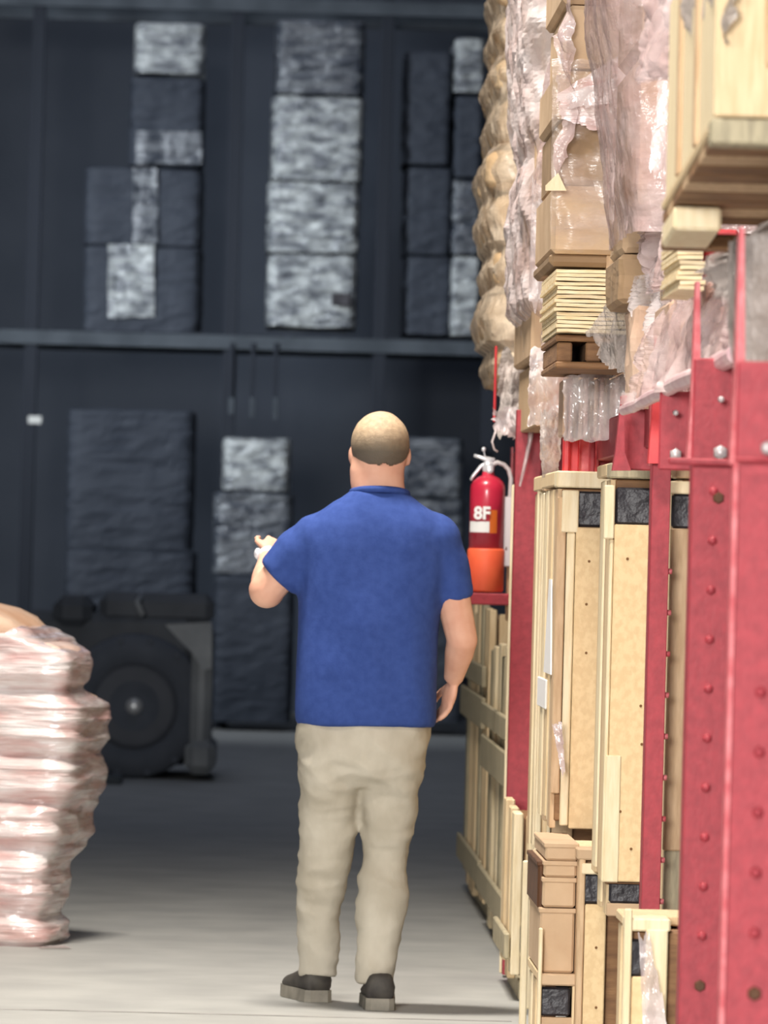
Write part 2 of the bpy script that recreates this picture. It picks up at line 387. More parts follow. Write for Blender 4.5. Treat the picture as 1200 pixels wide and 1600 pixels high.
# ------------------------------------------------------------------ crates on the right, lower level
def crate(label, x0, ytop, x1, ybot, Y, depth=.85, slot=None, panels=(), corner=None, group=None, foot=True, cap='wood_cream', XR=1.95, pan='osb', knots=0, ytopcap=26, core=True):
    """a tall timber crate: x0..x1 is the end face in view at distance Y"""
    X0, X1, Z0, Z1 = ext(x0, ytop, x1, ybot, Y)
    t = thing('wooden_crate', (X0, Y, Z0), label, 'crate', group)
    capz = Z1 - W(x0, ytop, Y).z + W(x0, ytop+ytopcap, Y).z
    capz = Z1 - (ytopcap/9000*Y)
    if core: box('inner_box', (X0+.012, Y+.03, Z0+.02), (XR-.01, Y+depth-.01, capz-.002), 'wood_brown', t)
    # aisle-side boards, three stacked planks running back
    n = max(2, round(depth/.14)); hy = (depth-.03)/n
    for i in range(n): box('side_board', (X0+.005*(i % 2), Y+.03+i*hy+.004, Z0+.01*((i*7) % 3)), (X0+.018, Y+.03+(i+1)*hy-.004, capz-.003), ['wood', 'wood_cream', 'wood_tan'][(i*5+int(x0)) % 3], t, .002)
    box('cap_plank', (X0-.006, Y-.006, capz), (X1, Y+.12, Z1), cap, t)
    box('top_board', (X0-.006, Y+.13, capz+.005), (XR, Y+depth, Z1), 'wood', t)
    if slot:
        S = ext(*slot, Y)
        box('slot_shade_slab', (S[0], Y+.008, S[2]), (S[1], Y+.03, S[3]), 'near_black', t, .006)  # dark slab in the slot, standing in for the shade inside the opening
    for (a, b0, c, d, mm, dy) in panels:
        P = ext(a, b0, c, d, Y); o = box('board', (P[0], Y-dy, P[2]), (P[1], Y+.028-dy*.5, P[3]), mm, t, .003)
        if knots and mm == 'osb':
            for k in range(knots):
                kx = P[0] + (P[1]-P[0])*random.uniform(.15, .9); kz = P[2] + (P[3]-P[2])*(k+.5)/knots + random.uniform(-.03, .03)
                obj('nail_head', bolt_bm((kx, Y-dy-.001, kz), .0035, 'Y', .004), 'knot', o)
    return t
# K_A
crate('tall plywood crate behind the black-topped one, with pale board end and dark slot', 866, 737, 1000, 1296, 16.3,
      slot=(900, 768, 956, 823), panels=[(866, 776, 880, 1240, 'wood_tan', 0), (878, 766, 904, 832, 'wood_cream', .012),
      (880, 832, 893, 1290, 'wood_cream', .004), (894, 825, 1000, 1296, 'osb', .012)], knots=6, XR=1.95)
# K_B
crate('tallest plywood crate front beside the narrow red post, with speckled board and black slot', 948, 724, 1040, 1378, 15.0, depth=.55,
      slot=(962, 762, 1030, 820), panels=[(944, 758, 960, 842, 'wood_cream', .015), (946, 842, 952, 1378, 'wood_cream', .006),
      (953, 820, 1035, 1378, 'osb', .012), (944, 1180, 968, 1378, 'wood_cream', .016)], knots=7, cap='wood_grey', ytopcap=24)
# K_left
crate('narrow cream-edged crate right of the far red post', 846, 742, 900, 1340, 17.3, depth=.65,
      slot=(852, 782, 880, 826), panels=[(842, 770, 851, 1340, 'wood_cream', .012), (852, 826, 860, 1340, 'wood', 0), (860, 742, 866, 1340, 'wood_cream', .008),
      (867, 826, 900, 1340, 'wood_tan', 0)], cap='wood_tan', XR=1.9)
# strip C' (greyish crate between two posts)
crate('grey-brown crate standing between the two nearest red posts', 1050, 724, 1120, 1490, 14.15, depth=.4,
      slot=(1050, 772, 1095, 826), panels=[(1044, 752, 1095, 772, 'wood_cream', .008), (1042, 826, 1100, 1330, 'wood_tan', 0), (1036, 1330, 1100, 1490, 'wood_grey', .002)],
      cap='wood_tan', ytopcap=24)
pb = thing('wooden_crate', W(1030, 1600, 14.15), 'low dark brown crate at the bottom between the nearest red posts', 'crate')
X0, X1, Z0, Z1 = ext(1034, 1492, 1110, 1552, 14.15)
box('board', (X0, 14.15, Z0), (X1+.6, 14.5, Z1-.03), 'dark_brown', pb); box('board', (X0-.01, 14.12, Z1-.025), (X1+.6, 14.5, Z1), 'wood_grey', pb)
box('board', (X0, 14.17, .02), (X1+.6, 14.5, Z0-.004), 'wood_cream', pb); box('leg', (X0+.05, 14.2, 0), (X0+.12, 14.45, .02), 'wood_brown', pb)
box('leg', (X1+.4, 14.2, 0), (X1+.5, 14.45, .02), 'wood_brown', pb)
# far-left long cream planks leaning against the crates
def plank(label, x0, x1, xt0, xt1, ytop, Y, m, th=.03):
    z = W(x0, ytop, Y).z; a, b = W(x0, 1300, Y).x, W(x1, 1300, Y).x
    bm = bmesh.new(); add_box(bm, (a, Y, 0), (b, Y+th, z), .004); o = obj('wooden_plank', bm, m)
    return tag(o, label, 'plank')
plank('pale upright plank left of the far red post', 786, 797, 0, 0, 757, 19.2, 'wood_cream')
plank('long pale upright plank right of the far red post', 827, 839, 0, 0, 757, 17.7, 'wood_cream', .04)
plank('short pale upright plank at the left foot of the crates', 819, 830, 0, 0, 1345, 16.8, 'wood_cream', .04)
# paper label and hanging slip
XP = W(866, 1016, 16.3).x
tag(box('paper_slip', (XP-.006, 16.62, W(850, 1106, 16.8).z), (XP, 17.1, W(850, 1060, 16.8).z), 'paper_white'), 'small white paper slip stuck on the side of the tall board crate', 'paper')
bm = bmesh.new(); za, zb_ = W(858, 1052, 16.6).z, W(858, 905, 16.6).z
f = [bm.verts.new(p) for p in ((XP-.004, 16.4, za), (XP-.004, 16.8, za), (XP-.004, 16.62, zb_), (XP-.004, 16.5, zb_))]; g = [bm.verts.new(v.co + Vector((.004, 0, 0))) for v in f]
bm.faces.new(f); bm.faces.new(g[::-1])
for i in range(4): bm.faces.new((f[i], f[(i+1) % 4], g[(i+1) % 4], g[i]))
tag(obj('film_strip', bm, 'paper_white'), 'tapering white film strip above the white paper slip on the crate side', 'film')
# slatted crates, far left of the rack, seen obliquely
def slat_crate(label, y0, y1, X, ztop, nsl, seed):
    t = thing('slatted_crate', (X, y0, 0), label, 'crate')
    rnd = random.Random(seed)
    L = y1-y0
    for i in range(nsl):
        a = y0 + L*i/nsl; w = L/nsl*rnd.uniform(.5, .62)
        dz = rnd.uniform(-.03, .02)
        box('slat', (X + rnd.uniform(0, .006), a, .06 + rnd.uniform(-.03, .03)), (X+.03, a+w, ztop+dz), rnd.choice(['wood_cream', 'wood_grey', 'wood']), t)
    for z, h in (((ztop-.30, .08), (ztop-.46, .12), (.13, .10)) if ztop > .7 else ((.13, .08),)):
        box('rail', (X-.02, y0+.02, z), (X-.002, y1-.02, z+h), 'wood_grey', t)
    for k in range(5):
        box('end_slat', (X+.04+k*.2, y0+.01, .06), (X+.17+k*.2, y0+.035, ztop-.02), rnd.choice(['wood_cream', 'wood']), t)
    box('end_rail', (X+.03, y0-.012, ztop-.45), (X+1, y0+.008, ztop-.35), 'wood_grey', t)
    box('end_rail', (X+.03, y0-.012, .14), (X+1, y0+.008, .24), 'wood_grey', t)
    box('inner_box', (X+.05, y0+.04, .07), (X+1, y1-.03, ztop-.04), 'wood_brown', t)
    for k in range(3): box('skid', (X+.03+k*.42, y0+.05, 0), (X+.12+k*.42, y1-.05, .06), 'wood_grey', t)
    return t
slat_crate('far slatted crate below the fire extinguisher, its grey rails facing the aisle', 21.9, 24.2, .893, 1.19, 7, 3)
slat_crate('nearer slatted crate between the far slatted one and the far red post', 19.25, 21.75, .885, 1.06, 7, 5)
slat_crate('low slatted crate in front of the foot of the far red post', 18.0, 18.9, .828, .60, 3, 9)
# lower stack: cardboard boxes and their crate base
def cardboard(label, px, Y, depth=.6, m='kraft', group=None, flap=True):
    X0, X1, Z0, Z1 = ext(*px, Y); t = thing('cardboard_box', (X0, Y, Z0), label, 'box', group)
    box('carton', (X0, Y, Z0), (X1, Y+depth, Z1), m, t, .006)
    if flap:
        box('lid_flap', (X0-.003, Y-.003, Z1-.012), (X1+.003, Y+depth/2-.004, Z1+.001), m, t, .002)
        box('lid_flap', (X0-.003, Y+depth/2+.004, Z1-.012), (X1+.003, Y+depth, Z1+.001), m, t, .002)
    return t
YB = 15.75
cardboard('large plain carton below the three thin cartons, left of the tan crate', (843, 1420, 897, 1520), YB)
cardboard('squat carton lowest of the three thin cartons', (848, 1372, 899, 1418), YB)
cardboard('thin carton in the middle of the three', (850, 1346, 901, 1371), YB)
cardboard('thin carton topmost of the three under the tall crate', (852, 1318, 903, 1345), YB)
cardboard('narrow rust-brown carton left of the thin cartons', (840, 1346, 850, 1420), YB+.05, m='dark_brown')
crate('bottom left crate under the cartons with a black slot', 842, 1522, 898, 1800, YB-.03, depth=.65, slot=(844, 1543, 891, 1588),
      panels=[(842, 1590, 898, 1800, 'kraft', 0), (838, 1450, 844, 1800, 'wood_cream', .012), (891, 1540, 900, 1800, 'wood', .004)], ytopcap=18, cap='kraft', XR=.862)
crate('lower crate with a grey slot, left of the short red post', 899, 1326, 948, 1830, 15.65, depth=.45,
      slot=(910, 1366, 948, 1412), panels=[(899, 1340, 909, 1830, 'wood_tan', .004), (909, 1349, 945, 1366, 'wood_cream', .01), (909, 1413, 942, 1830, 'osb', .01)],
      ytopcap=18, cap='kraft', XR=1.9, knots=4)
crate('lower crate with black slot directly under the tallest crate', 948, 1379, 1012, 1432, 15.0, depth=.5, slot=(952, 1379, 1002, 1412), panels=[(948, 1412, 1006, 1432, 'kraft', 0)], ytopcap=2, cap='wood_brown')
crate('bottom cream crate with a torn frame, right of the short red post', 974, 1435, 1040, 2060, 13.35, depth=.36,
      slot=(981, 1468, 1004, 1526), panels=[(968, 1420, 980, 2060, 'wood_cream', .012), (980, 1526, 1004, 2060, 'osb', .004), (1002, 1452, 1036, 2060, 'wood_cream', .01)], ytopcap=20, knots=2)
drape('crumpled_paper', [(996, 1462, 13.3), (1012, 1462, 13.3), (1050, 1640, 13.28), (1004, 1640, 13.28)], 'film_white', None, (14, 40), .012, 18, 4, .2)
tag(bpy.data.objects['crumpled_paper'], 'white crumpled wrap hanging over the bottom cream crate', 'wrap')
drape('torn_wrap', [(862, 1130, 16.2), (878, 1130, 16.2), (882, 1205, 16.2), (878, 1215, 16.2)], 'film_white', None, (10, 20), .006, 20, 6, .2)
tag(bpy.data.objects['torn_wrap'], 'torn white wrap scrap at the lower left edge of the tall board crate', 'wrap')

# ------------------------------------------------------------------ fire extinguisher
EX = 20.3
c = W(758, 925, EX); S = EX/9000
ex = thing('fire_extinguisher', c, 'red fire extinguisher with orange bottom hanging on the rack beside the man', 'extinguisher')
def exl(x, y, z=0): return Vector((c.x + x*S, c.y + z, c.z + y*S))
R = 27.5*S
bm = bmesh.new(); add_lathe(bm, c, [(R, 66*S), (R, 158*S), (R*.97, 166*S), (R*.85, 173*S), (R*.6, 179*S), (R*.36, 182*S), (R*.3, 190*S)], 28); obj('cylinder', bm, 'ext_red', ex, True)
bm = bmesh.new(); add_lathe(bm, c, [(R*.94, 0), (R*1.04, 3*S), (R*1.06, 65*S), (R*1.0, 68*S)], 28); obj('orange_lower_part', bm, 'ext_orange', ex, True)  # lower section, slightly wider and coloured orange
bm = bmesh.new(); add_lathe(bm, c, [(R*.3, 186*S), (R*.34, 190*S), (R*.34, 200*S), (R*.22, 204*S)], 12); obj('valve', bm, 'chrome', ex, True)
bm = bmesh.new(); add_tube(bm, [exl(-23, 213), exl(-12, 210), exl(2, 206), exl(10, 207)], [2.6*S, 3*S, 5*S, 3*S], 8); obj('top_lever', bm, 'chrome', ex, True)
bm = bmesh.new(); add_tube(bm, [exl(0, 204), exl(-12, 196), exl(-24, 180), exl(-27, 174)], [3*S, 3*S, 2.6*S, 2*S], 8); obj('carry_handle', bm, 'chrome', ex, True)
bm = bmesh.new(); add_ell(bm, exl(-8, 223, 0), (3.5*S, 3.5*S, 3.8*S), 10, 8); add_tube(bm, [exl(-8, 220), exl(-4, 208)], 1*S, 6); obj('pull_pin', bm, 'chrome', ex, True)
bm = bmesh.new(); add_ell(bm, exl(2, 191, -.02), (6*S, 2*S, 6*S), 12, 8); obj('gauge', bm, 'chrome', ex, True)
bm = bmesh.new(); add_tube(bm, [exl(4, 198), exl(14, 203), exl(24, 200), exl(32, 192), exl(36, 178), exl(35, 140), exl(33, 105)], 3.6*S, 10); obj('hose', bm, 'hose', ex, True)
bm = bmesh.new(); add_tube(bm, [exl(33, 105), exl(32, 90), exl(31, 66)], [2.6*S, 3.5*S, 5*S], 10); obj('nozzle', bm, 'chrome', ex, True)
def curved(name, a0, a1, y0, y1, m, off=.0015):
    bm = bmesh.new(); rows = []
    for y in (y0, y1):
        rows.append([bm.verts.new((c.x + (R+off)*math.sin(a0+(a1-a0)*k/10), c.y - (R+off)*math.cos(a0+(a1-a0)*k/10), c.z + y*S)) for k in range(11)])
    for k in range(10): bm.faces.new((rows[0][k], rows[0][k+1], rows[1][k+1], rows[1][k]))
    return obj(name, bm, m, ex, True)
curved('white_label', -1.25, .1, 93, 110, 'paper_white')
curved('orange_patch', .12, .55, 92, 128, 'label_orange')
fc = bpy.data.curves.new('lettering', 'FONT'); fc.body = '8F'; fc.size = 27*S; fc.extrude = .001; fc.align_x = 'CENTER'; fc.offset = .0022
tmp = bpy.data.objects.new('lettering_curve', fc); COL.objects.link(tmp)
lm = bpy.data.meshes.new_from_object(tmp.evaluated_get(bpy.context.evaluated_depsgraph_get())); bpy.data.objects.remove(tmp)
lm.transform(Matrix.Translation(c + Vector((-9*S, -R-.001, 114*S))) @ Matrix.Rotation(-.32, 4, 'Z') @ Matrix.Rotation(math.pi/2, 4, 'X'))
fo = link(bpy.data.objects.new('lettering', lm), 'paper_white', ex)
box('mounting_bracket', (c.x+R*.9, c.y-.01, c.z+40*S), (c.x+R*1.7, c.y+.012, c.z+150*S), 'zinc', ex)
box('shelf_bracket', (c.x-R*.9, c.y-R, c.z-.045), (c.x+R*1.6, c.y+R*.8, c.z-.004), 'red', ex)
box('mounting_board', (c.x+R*1.2, c.y+.015, c.z-.1), (c.x+R*1.75, c.y+.04, c.z+170*S), 'wood_tan', ex)

# ------------------------------------------------------------------ upper level loads on the right
def wrapped(name, label, cat, loc, group=None): return thing(name, loc, label, cat, group)
# L1: column of tan sacks on the far bay
ZS = 1.80
l1 = thing('wrapped_sack_stack', (.86, 20.6, ZS), 'tall stack of tan sacks wrapped in film, farthest on the upper rack level', 'sack stack')
prof = [(785, -120), (784, 20), (776, 92), (781, 170), (766, 255), (766, 340), (774, 400), (760, 470), (776, 540)]
yy = 600; k = 0
lay = [(776, 600, 540), (762, 538, 455), (772, 453, 385), (766, 383, 300), (765, 298, 232), (778, 230, 150), (776, 148, 88), (783, 86, 15), (784, 13, -60), (784, -62, -140)]
for i, (x, yb, yt) in enumerate(lay):
    zb0, zt = W(x, yb, 20.4).z, W(x, yt, 20.4).z; X = W(x, (yb+yt)/2, 20.4).x
    for j, yy in enumerate((20.65, 21.3)):
        for r_ in (0, 1):
            sack(l1, (X+.24+.5*r_, yy, (zb0+zt)/2), (.48, .60, (zt-zb0)*1.05), 'sack_tan', i*3+j, random.uniform(-.06, .06))
secs = []
for (x, yb, yt) in lay[::1]:
    X = W(x, (yb+yt)/2, 20.4).x
    for y in (yb-4, (yb+yt)/2, yt+4):
        o = 0 if y == (yb+yt)/2 else .022
        secs.append((X+.5+o, 20.98, W(x, y, 20.4).z, .51, .70))
secs = sorted(secs, key=lambda q: q[2])
shell('stretch_film', secs, 'film_milky', l1, 200, .02, 8, 3, 9)
# thin tall mast-like red edge and hanging film tails at the far-left corner
X0, X1, Z0, Z1 = ext(772, 540, 776, 660, 20.2)
tag(box('red_strap', (X0, 20.2, Z0), (X1, 20.22, Z1), 'red_bright'), 'thin red strap edge under the far sack stack', 'strap')
l1b = thing('bunched_film', W(800, 690, 19.6), 'bunched pale film hanging from the far end of the upper shelf', 'film')
drape('film_bunch', [(776, 548, 19.7), (824, 560, 19.7), (826, 668, 19.7), (772, 682, 19.7)], 'film_grey', l1b, (40, 60), .05, 12, 8, .22)
drape('film_bunch', [(766, 644, 19.65), (812, 640, 19.65), (806, 690, 19.65), (768, 676, 19.65)], 'film_white', l1b, (30, 30), .04, 18, 18, .4)
bm = bmesh.new(); add_tube(bm, [W(776, 670, 19.6), W(769, 690, 19.6), W(772, 702, 19.6), W(778, 706, 19.6)], .004, 6); obj('film_tail', bm, 'film_white', l1b, True)
bm = bmesh.new(); add_tube(bm, [W(832, 655, 18.9), W(828, 690, 18.9), W(818, 735, 18.9), W(812, 760, 18.9)], [.012, .008, .006, .004], 6); obj('film_tail', bm, 'film_white', l1b, True)
# L2 white film load
Y = 18.0
l2 = thing('wrapped_pallet_load', (W(825, 500, Y).x, Y, ZS), 'load under bright white crumpled film between the tan sacks and the cartons', 'wrapped load')
X0, X1, Z0, Z1 = ext(838, -130, 900, 560, Y)
box('carton', (X0, Y, Z0), (X0+1.0, Y+1.2, Z0+(Z1-Z0)*.5), 'kraft', l2, .01); box('carton', (X0+.01, Y, Z0+(Z1-Z0)*.5+.01), (X0+1.0, Y+1.2, Z1), 'kraft', l2, .01)
def edgex(py): # left silhouette
    pts = [(-130, 826), (60, 824), (130, 826), (200, 832), (240, 842), (275, 830), (340, 822), (430, 824), (480, 822), (500, 846), (560, 846)]
    for (a, b), (c_, d) in zip(pts, pts[1:]):
        if a <= py <= c_: return b + (d-b)*(py-a)/(c_-a)
    return 846
secs = []
for py in range(560, -131, -15):
    X = W(edgex(py), py, Y).x; secs.append((X+.5, Y+.55, W(840, py, Y).z, .5, .62))
shell('stretch_film', secs, 'film_white', l2, 160, .035, 8, 11, 12, (1, 1, .5))
drape('film_flap', [(846, 130, 17.2), (872, 60, 17.2), (846, 250, 17.2), (836, 300, 17.2)], 'film_pink', l2, (20, 50), .02, 16, 12, .3)
drape('film_flap', [(832, 270, 17.25), (850, 300, 17.25), (858, 480, 17.2), (824, 480, 17.2)], 'film_white', l2, (24, 60), .035, 14, 13, .15)
box('pallet', (X0+.02, Y, ZS), (X0+1.0, Y+1.2, Z0-.01), 'wood_tan', l2)
# hanging grey film in front of the far posts
hf = thing('hanging_film', W(850, 560, 17.0), 'sheet of milky grey film hanging over the shelf edge above the crates', 'film')
drape('film_sheet', [(826, 548, 17.0), (880, 545, 17.0), (884, 650, 17.0), (822, 668, 17.0)], 'film_white', hf, (40, 60), .03, 18, 21, .12)
drape('film_sheet', [(842, 640, 16.95), (882, 640, 16.95), (868, 748, 16.95), (846, 748, 16.95)], 'film_grey', hf, (30, 50), .02, 18, 22, .15)
# L3 cartons with film
Y = 15.6
l3 = thing('wrapped_carton_stack', (W(865, 400, Y).x, Y, ZS), 'stack of brown cartons partly wrapped in shiny film above the layered sheets', 'carton stack')
def ct(px, Y_, depth=.9, m='kraft'):
    X0, X1, Z0, Z1 = ext(*px, Y_); o = box('carton', (X0, Y_, Z0), (X1, Y_+depth, Z1), m, l3, .012)
    box('seam_tape', ((X0+X1)/2-.02, Y_-.001, Z1-.05), ((X0+X1)/2+.02, Y_+depth*.5, Z1+.0015), 'wood_tan', o, 0)
ct((862, 292, 1060, 398), Y); ct((872, 190, 1060, 290), Y+.02, m='kraft_dark'); ct((868, 112, 1060, 188), Y+.01); ct((886, 10, 1060, 108), Y, m='kraft'); ct((880, -120, 1060, 8), Y+.01)
ct((858, 396, 1060, 418), Y+.04, m='kraft_dark')
drape('stretch_film', [(866, 150, 15.54), (978, 80, 15.54), (974, 216, 15.54), (872, 190, 15.54)], 'film_streak', l3, (60, 50), .03, 7, 31, .12)
drape('stretch_film', [(846, 60, 15.6), (888, -20, 15.52), (876, 190, 15.52), (862, 300, 15.55)], 'film_pink', l3, (34, 70), .04, 10, 32, .12)
drape('stretch_film', [(884, 150, 15.5), (962, 120, 15.5), (955, 162, 15.5), (884, 172, 15.5)], 'film_white', l3, (40, 20), .02, 9, 33, .35)
drape('film_flap', [(936, 200, 15.5), (984, 190, 15.5), (988, 330, 15.5), (944, 300, 15.5)], 'film_pink', l3, (30, 50), .03, 10, 34, .1)
drape('film_flap', [(960, 60, 15.5), (985, 50, 15.5), (994, 170, 15.5), (972, 210, 15.5)], 'film_streak', l3, (20, 50), .03, 10, 35, .2)
drape('film_flap', [(955, 290, 15.45), (1010, 300, 15.45), (1020, 420, 15.45), (966, 420, 15.45)], 'film', l3, (40, 50), .05, 12, 36, .1)
drape('stretch_film', [(860, 96, 15.56), (996, 90, 15.56), (990, 400, 15.56), (858, 392, 15.56)], 'film_streak2', l3, (70, 110), .02, 6, 38, .03)
drape('paper_corner', [(852, 290, 15.5), (872, 270, 15.5), (885, 298, 15.5), (852, 298, 15.5)], 'wood_cream', l3, (6, 6), .003, 10, 37)
# layered sheets
def sheets(label, px, Y, n, depth, m='sheet'):
    X0, X1, Z0, Z1 = ext(*px, Y); t = thing('sheet_stack', (X0, Y, Z0), label, 'sheet stack')
    h = (Z1-Z0)/n; r = random.Random(n)
    for i in range(n):
        bm = bmesh.new(); dx = r.uniform(-.006, .006); dy = r.uniform(0, .012)
        vs = add_box(bm, (X0+dx, Y+dy, Z0+i*h), (X1+dx, Y+depth+dy, Z0+(i+.78)*h), 0)
        bmesh.ops.subdivide_edges(bm, edges=[e for e in bm.edges if abs((e.verts[0].co-e.verts[1].co).x) > .05], cuts=6)
        for v in bm.verts: v.co.z += .22*h*noise.noise(Vector((v.co.x*14, i*2.3, 1)))
        obj('cardboard_sheet', bm, m, t)
    return t
sheets('stack of layered cream board sheets under the brown cartons', (868, 420, 985, 520), 15.4, 15, .8)
sheets('smaller stack of layered cream board sheets below the big crate, beside the red plate', (1062, 358, 1102, 452), 12.4, 12, .5)
t = thing('wooden_pallet', W(870, 575, 15.6), 'dark wooden pallet under the layered board sheets', 'pallet')
for i, (a, b) in enumerate(((524, 534), (566, 576))): pbox('deck_board', (868, a, 985, b), 15.5, .8, 'wood_brown', t)
for a in (870, 915, 960): pbox('block', (a, 535, a+24, 565), 15.52, .75, 'wood_brown', t)
# brown ribbed bundle under
t = thing('ribbed_bundle', W(880, 676, 16.0), 'pinkish brown ribbed bundle above the red deck ribs', 'bundle')
for i in range(13):
    a = 880 + i*8.0; pbox('rib', (a, 592-(i % 3)*4, a+7, 682+(i % 2)*5), 16.0+.02*(i % 2), .25, ['sack', 'sack_pink', 'kraft_dark'][i % 3], t, .006)
drape('stretch_film', [(878, 590, 15.95), (985, 570, 15.95), (985, 684, 15.95), (880, 692, 15.95)], 'film', t, (50, 40), .02, 14, 41, .08)
# L4 pink film load
Y = 13.9
X0, X1, Z0, Z1 = ext(985, -140, 1055, 330, Y)
l4 = thing('wrapped_pallet_load', (X0, Y, Z0), 'pink-tinted film-wrapped load hanging between the cartons and the big crate', 'wrapped load')
box('carton', (X0+.03, Y+.02, Z0), (X0+1, Y+1.0, Z0+.4), 'sack', l4, .02); box('carton', (X0+.03, Y+.02, Z0+.41), (X0+1, Y+1.0, Z1), 'sack', l4, .02)
shell('stretch_film', [(X0+.5, Y+.5, Z0-.05, .48, .5), (X0+.5, Y+.5, Z0+.1, .5, .52), (X0+.5, Y+.5, Z0+.35, .53, .52), (X0+.5, Y+.5, Z1-.2, .56, .55), (X0+.5, Y+.5, Z1, .55, .52)], 'film_pink', l4, 200, .009, 10, 51, 14)
drape('film_flap', [(1026, 118, 13.3), (1048, 112, 13.3), (1040, 195, 13.3), (1024, 195, 13.3)], 'film_white', l4, (14, 40), .01, 10, 52, .2)
drape('film_flap', [(1018, 200, 13.3), (1040, 200, 13.3), (1032, 268, 13.3), (1012, 268, 13.3)], 'film_white', l4, (14, 40), .01, 10, 53, .2)
# mid drapes
l5 = thing('film_covered_load', W(990, 630, 13.6), 'brownish sacks under loose translucent film resting on the shelf beam above the dark red plates', 'wrapped load')
for px, Yd, dd, mm in (((985, 480, 1075, 640), 14.35, .3, 'sack'), ((962, 400, 1060, 478), 14.5, .5, 'kraft_dark'), ((968, 330, 1060, 398), 14.55, .5, 'kraft'),
                       ((1040, 470, 1100, 602), 13.5, .5, 'sack'), ((1098, 440, 1165, 575), 12.75, .5, 'sack_pink'), ((1046, 392, 1066, 468), 13.6, .4, 'kraft')):
    X0, X1, Z0, Z1 = ext(*px, Yd); bm = bmesh.new(); add_box(bm, (X0, Yd, Z0), (X1+.1, Yd+dd, Z1), .012)
    bmesh.ops.subdivide_edges(bm, edges=bm.edges[:], cuts=6, use_grid_fill=True)
    for v in bm.verts: v.co += Vector((1, 1, .6))*crumple(v.co, .012, 7, Yd)
    obj('carton', bm, mm, l5)
drape('film_sheet', [(1020, 470, 13.75), (1156, 400, 12.0), (1150, 575, 11.75), (972, 640, 13.8)], 'film_pink', l5, (70, 60), .03, 9, 61, .05)
drape('film_sheet', [(960, 440, 14.7), (1070, 400, 13.2), (1060, 470, 13.2), (1020, 600, 13.8)], 'film', l5, (60, 60), .05, 10, 62, .08)
drape('film_sheet', [(1080, 420, 11.9), (1172, 356, 11.0), (1168, 470, 11.0), (1092, 470, 11.9)], 'film_grey', l5, (50, 50), .05, 13, 63, .14)
drape('film_sheet', [(958, 380, 14.9), (1062, 330, 13.4), (1064, 450, 13.4), (964, 470, 14.8)], 'film_pink', l5, (60, 50), .05, 12, 64, .08)
drape('film_sheet', [(906, 520, 15.2), (982, 410, 14.9), (978, 600, 14.9), (930, 575, 15.1)], 'film_grey', l5, (40, 50), .025, 10, 65, .08)
bm = bmesh.new()
pts = [W(974, 643, 13.85), W(1000, 632, 13.55), W(1030, 618, 13.2), W(1060, 600, 12.8), W(1090, 588, 12.4), W(1120, 572, 12.0), W(1150, 556, 11.7)]
add_tube(bm, pts, [.012, .015, .017, .018, .019, .02, .02], 12)
bmesh.ops.subdivide_edges(bm, edges=bm.edges[:], cuts=2, use_grid_fill=True)
for v in bm.verts: v.co += Vector((0, 0, crumple(v.co, .006, 22, 3)))
obj('rolled_film_edge', bm, 'film_white', l5)
bpy.data.objects['rolled_film_edge'].data.materials.clear(); bpy.data.objects['rolled_film_edge'].data.materials.append(mat('film_roll', s(232,206,206), .4, s(214,176,180), 14))
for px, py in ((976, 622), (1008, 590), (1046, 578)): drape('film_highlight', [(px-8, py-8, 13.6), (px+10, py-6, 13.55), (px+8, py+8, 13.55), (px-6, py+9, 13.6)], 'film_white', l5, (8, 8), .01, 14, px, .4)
# L6 grey-brown load at the frame edge
Y = 10.2
X0, X1, Z0, Z1 = ext(1160, 372, 1400, 572, Y)
l6 = thing('wrapped_pallet_load', (X0, Y, Z0), 'grey-brown film-wrapped load at the right edge under the big crate', 'wrapped load')
box('carton', (X0+.02, Y+.02, Z0), (X0+.9, Y+.24, Z1), 'kraft_dark', l6, .01)
shell('stretch_film', [(X0+.45, Y+.13, Z0-.005, .44, .13), (X0+.45, Y+.13, Z0+.1, .45, .14), (X0+.45, Y+.13, Z1, .45, .14)], 'film_grey', l6, 260, .01, 12, 71, 12, (1, 1, .25))
# L7 big crate, upper right, seen from below
Y = 10.0
X0, X1, Z0, Z1 = ext(1119, -160, 1420, 186, Y)
bc = thing('pallet_crate', (X0, Y, Z0), 'big pale plywood crate on skids at the top right, its underside showing', 'crate')
box('plywood_end', (X0, Y, Z0), (X1, Y+.02, Z1), 'wood', bc); 
for i, y in enumerate((Y+.02, Y+.44, Y+.84)): box('side_panel', (X0+.004, y, Z0), (X0+.02, y+.36, Z1), 'wood_cream', bc)
for y in (Y+.38, Y+.80): box('side_batten', (X0-.004, y, Z0), (X0+.012, y+.06, Z1), 'wood_tan', bc)
box('frame_batten', (W(1194, 120, Y).x, Y-.012, W(1194, 105, Y).z-.0), (X1, Y, Z1), 'wood_tan', bc)
box('inner_box', (X0+.03, Y+.03, Z0+.01), (X1-.01, Y+1.2, Z1-.01), 'wood_brown', bc)
zr = W(1150, 226, Y).z
box('bottom_rail', (X0-.004, Y-.01, zr), (X1, Y+.06, Z0-.004), 'wood_grey', bc)
for i in range(9): box('deck_board', (X0+.0, Y+.075+i*.128, zr+.004), (X1, Y+.075+i*.128+.115, zr+.024), ['wood_brown', 'wood_tan', 'wood_brown'][i % 3], bc, .002)
box('side_rail', (X0-.004, Y+.065, zr+.026), (X0+.05, Y+1.2, Z0-.004), 'wood', bc)
zr2 = zr - .045
box('skid_block', (X0-.002, Y+.9, zr2), (X0+.09, Y+1.2, zr), 'wood_cream', bc, .006)
box('skid_block', (X0+.5, Y+1.04, zr2), (X0+.62, Y+1.2, zr), 'wood_tan', bc, .006)
box('skid_runner', (X0, Y+1.2, zr2), (X1, Y+1.26, zr2+.03), 'wood_brown', bc, .004)
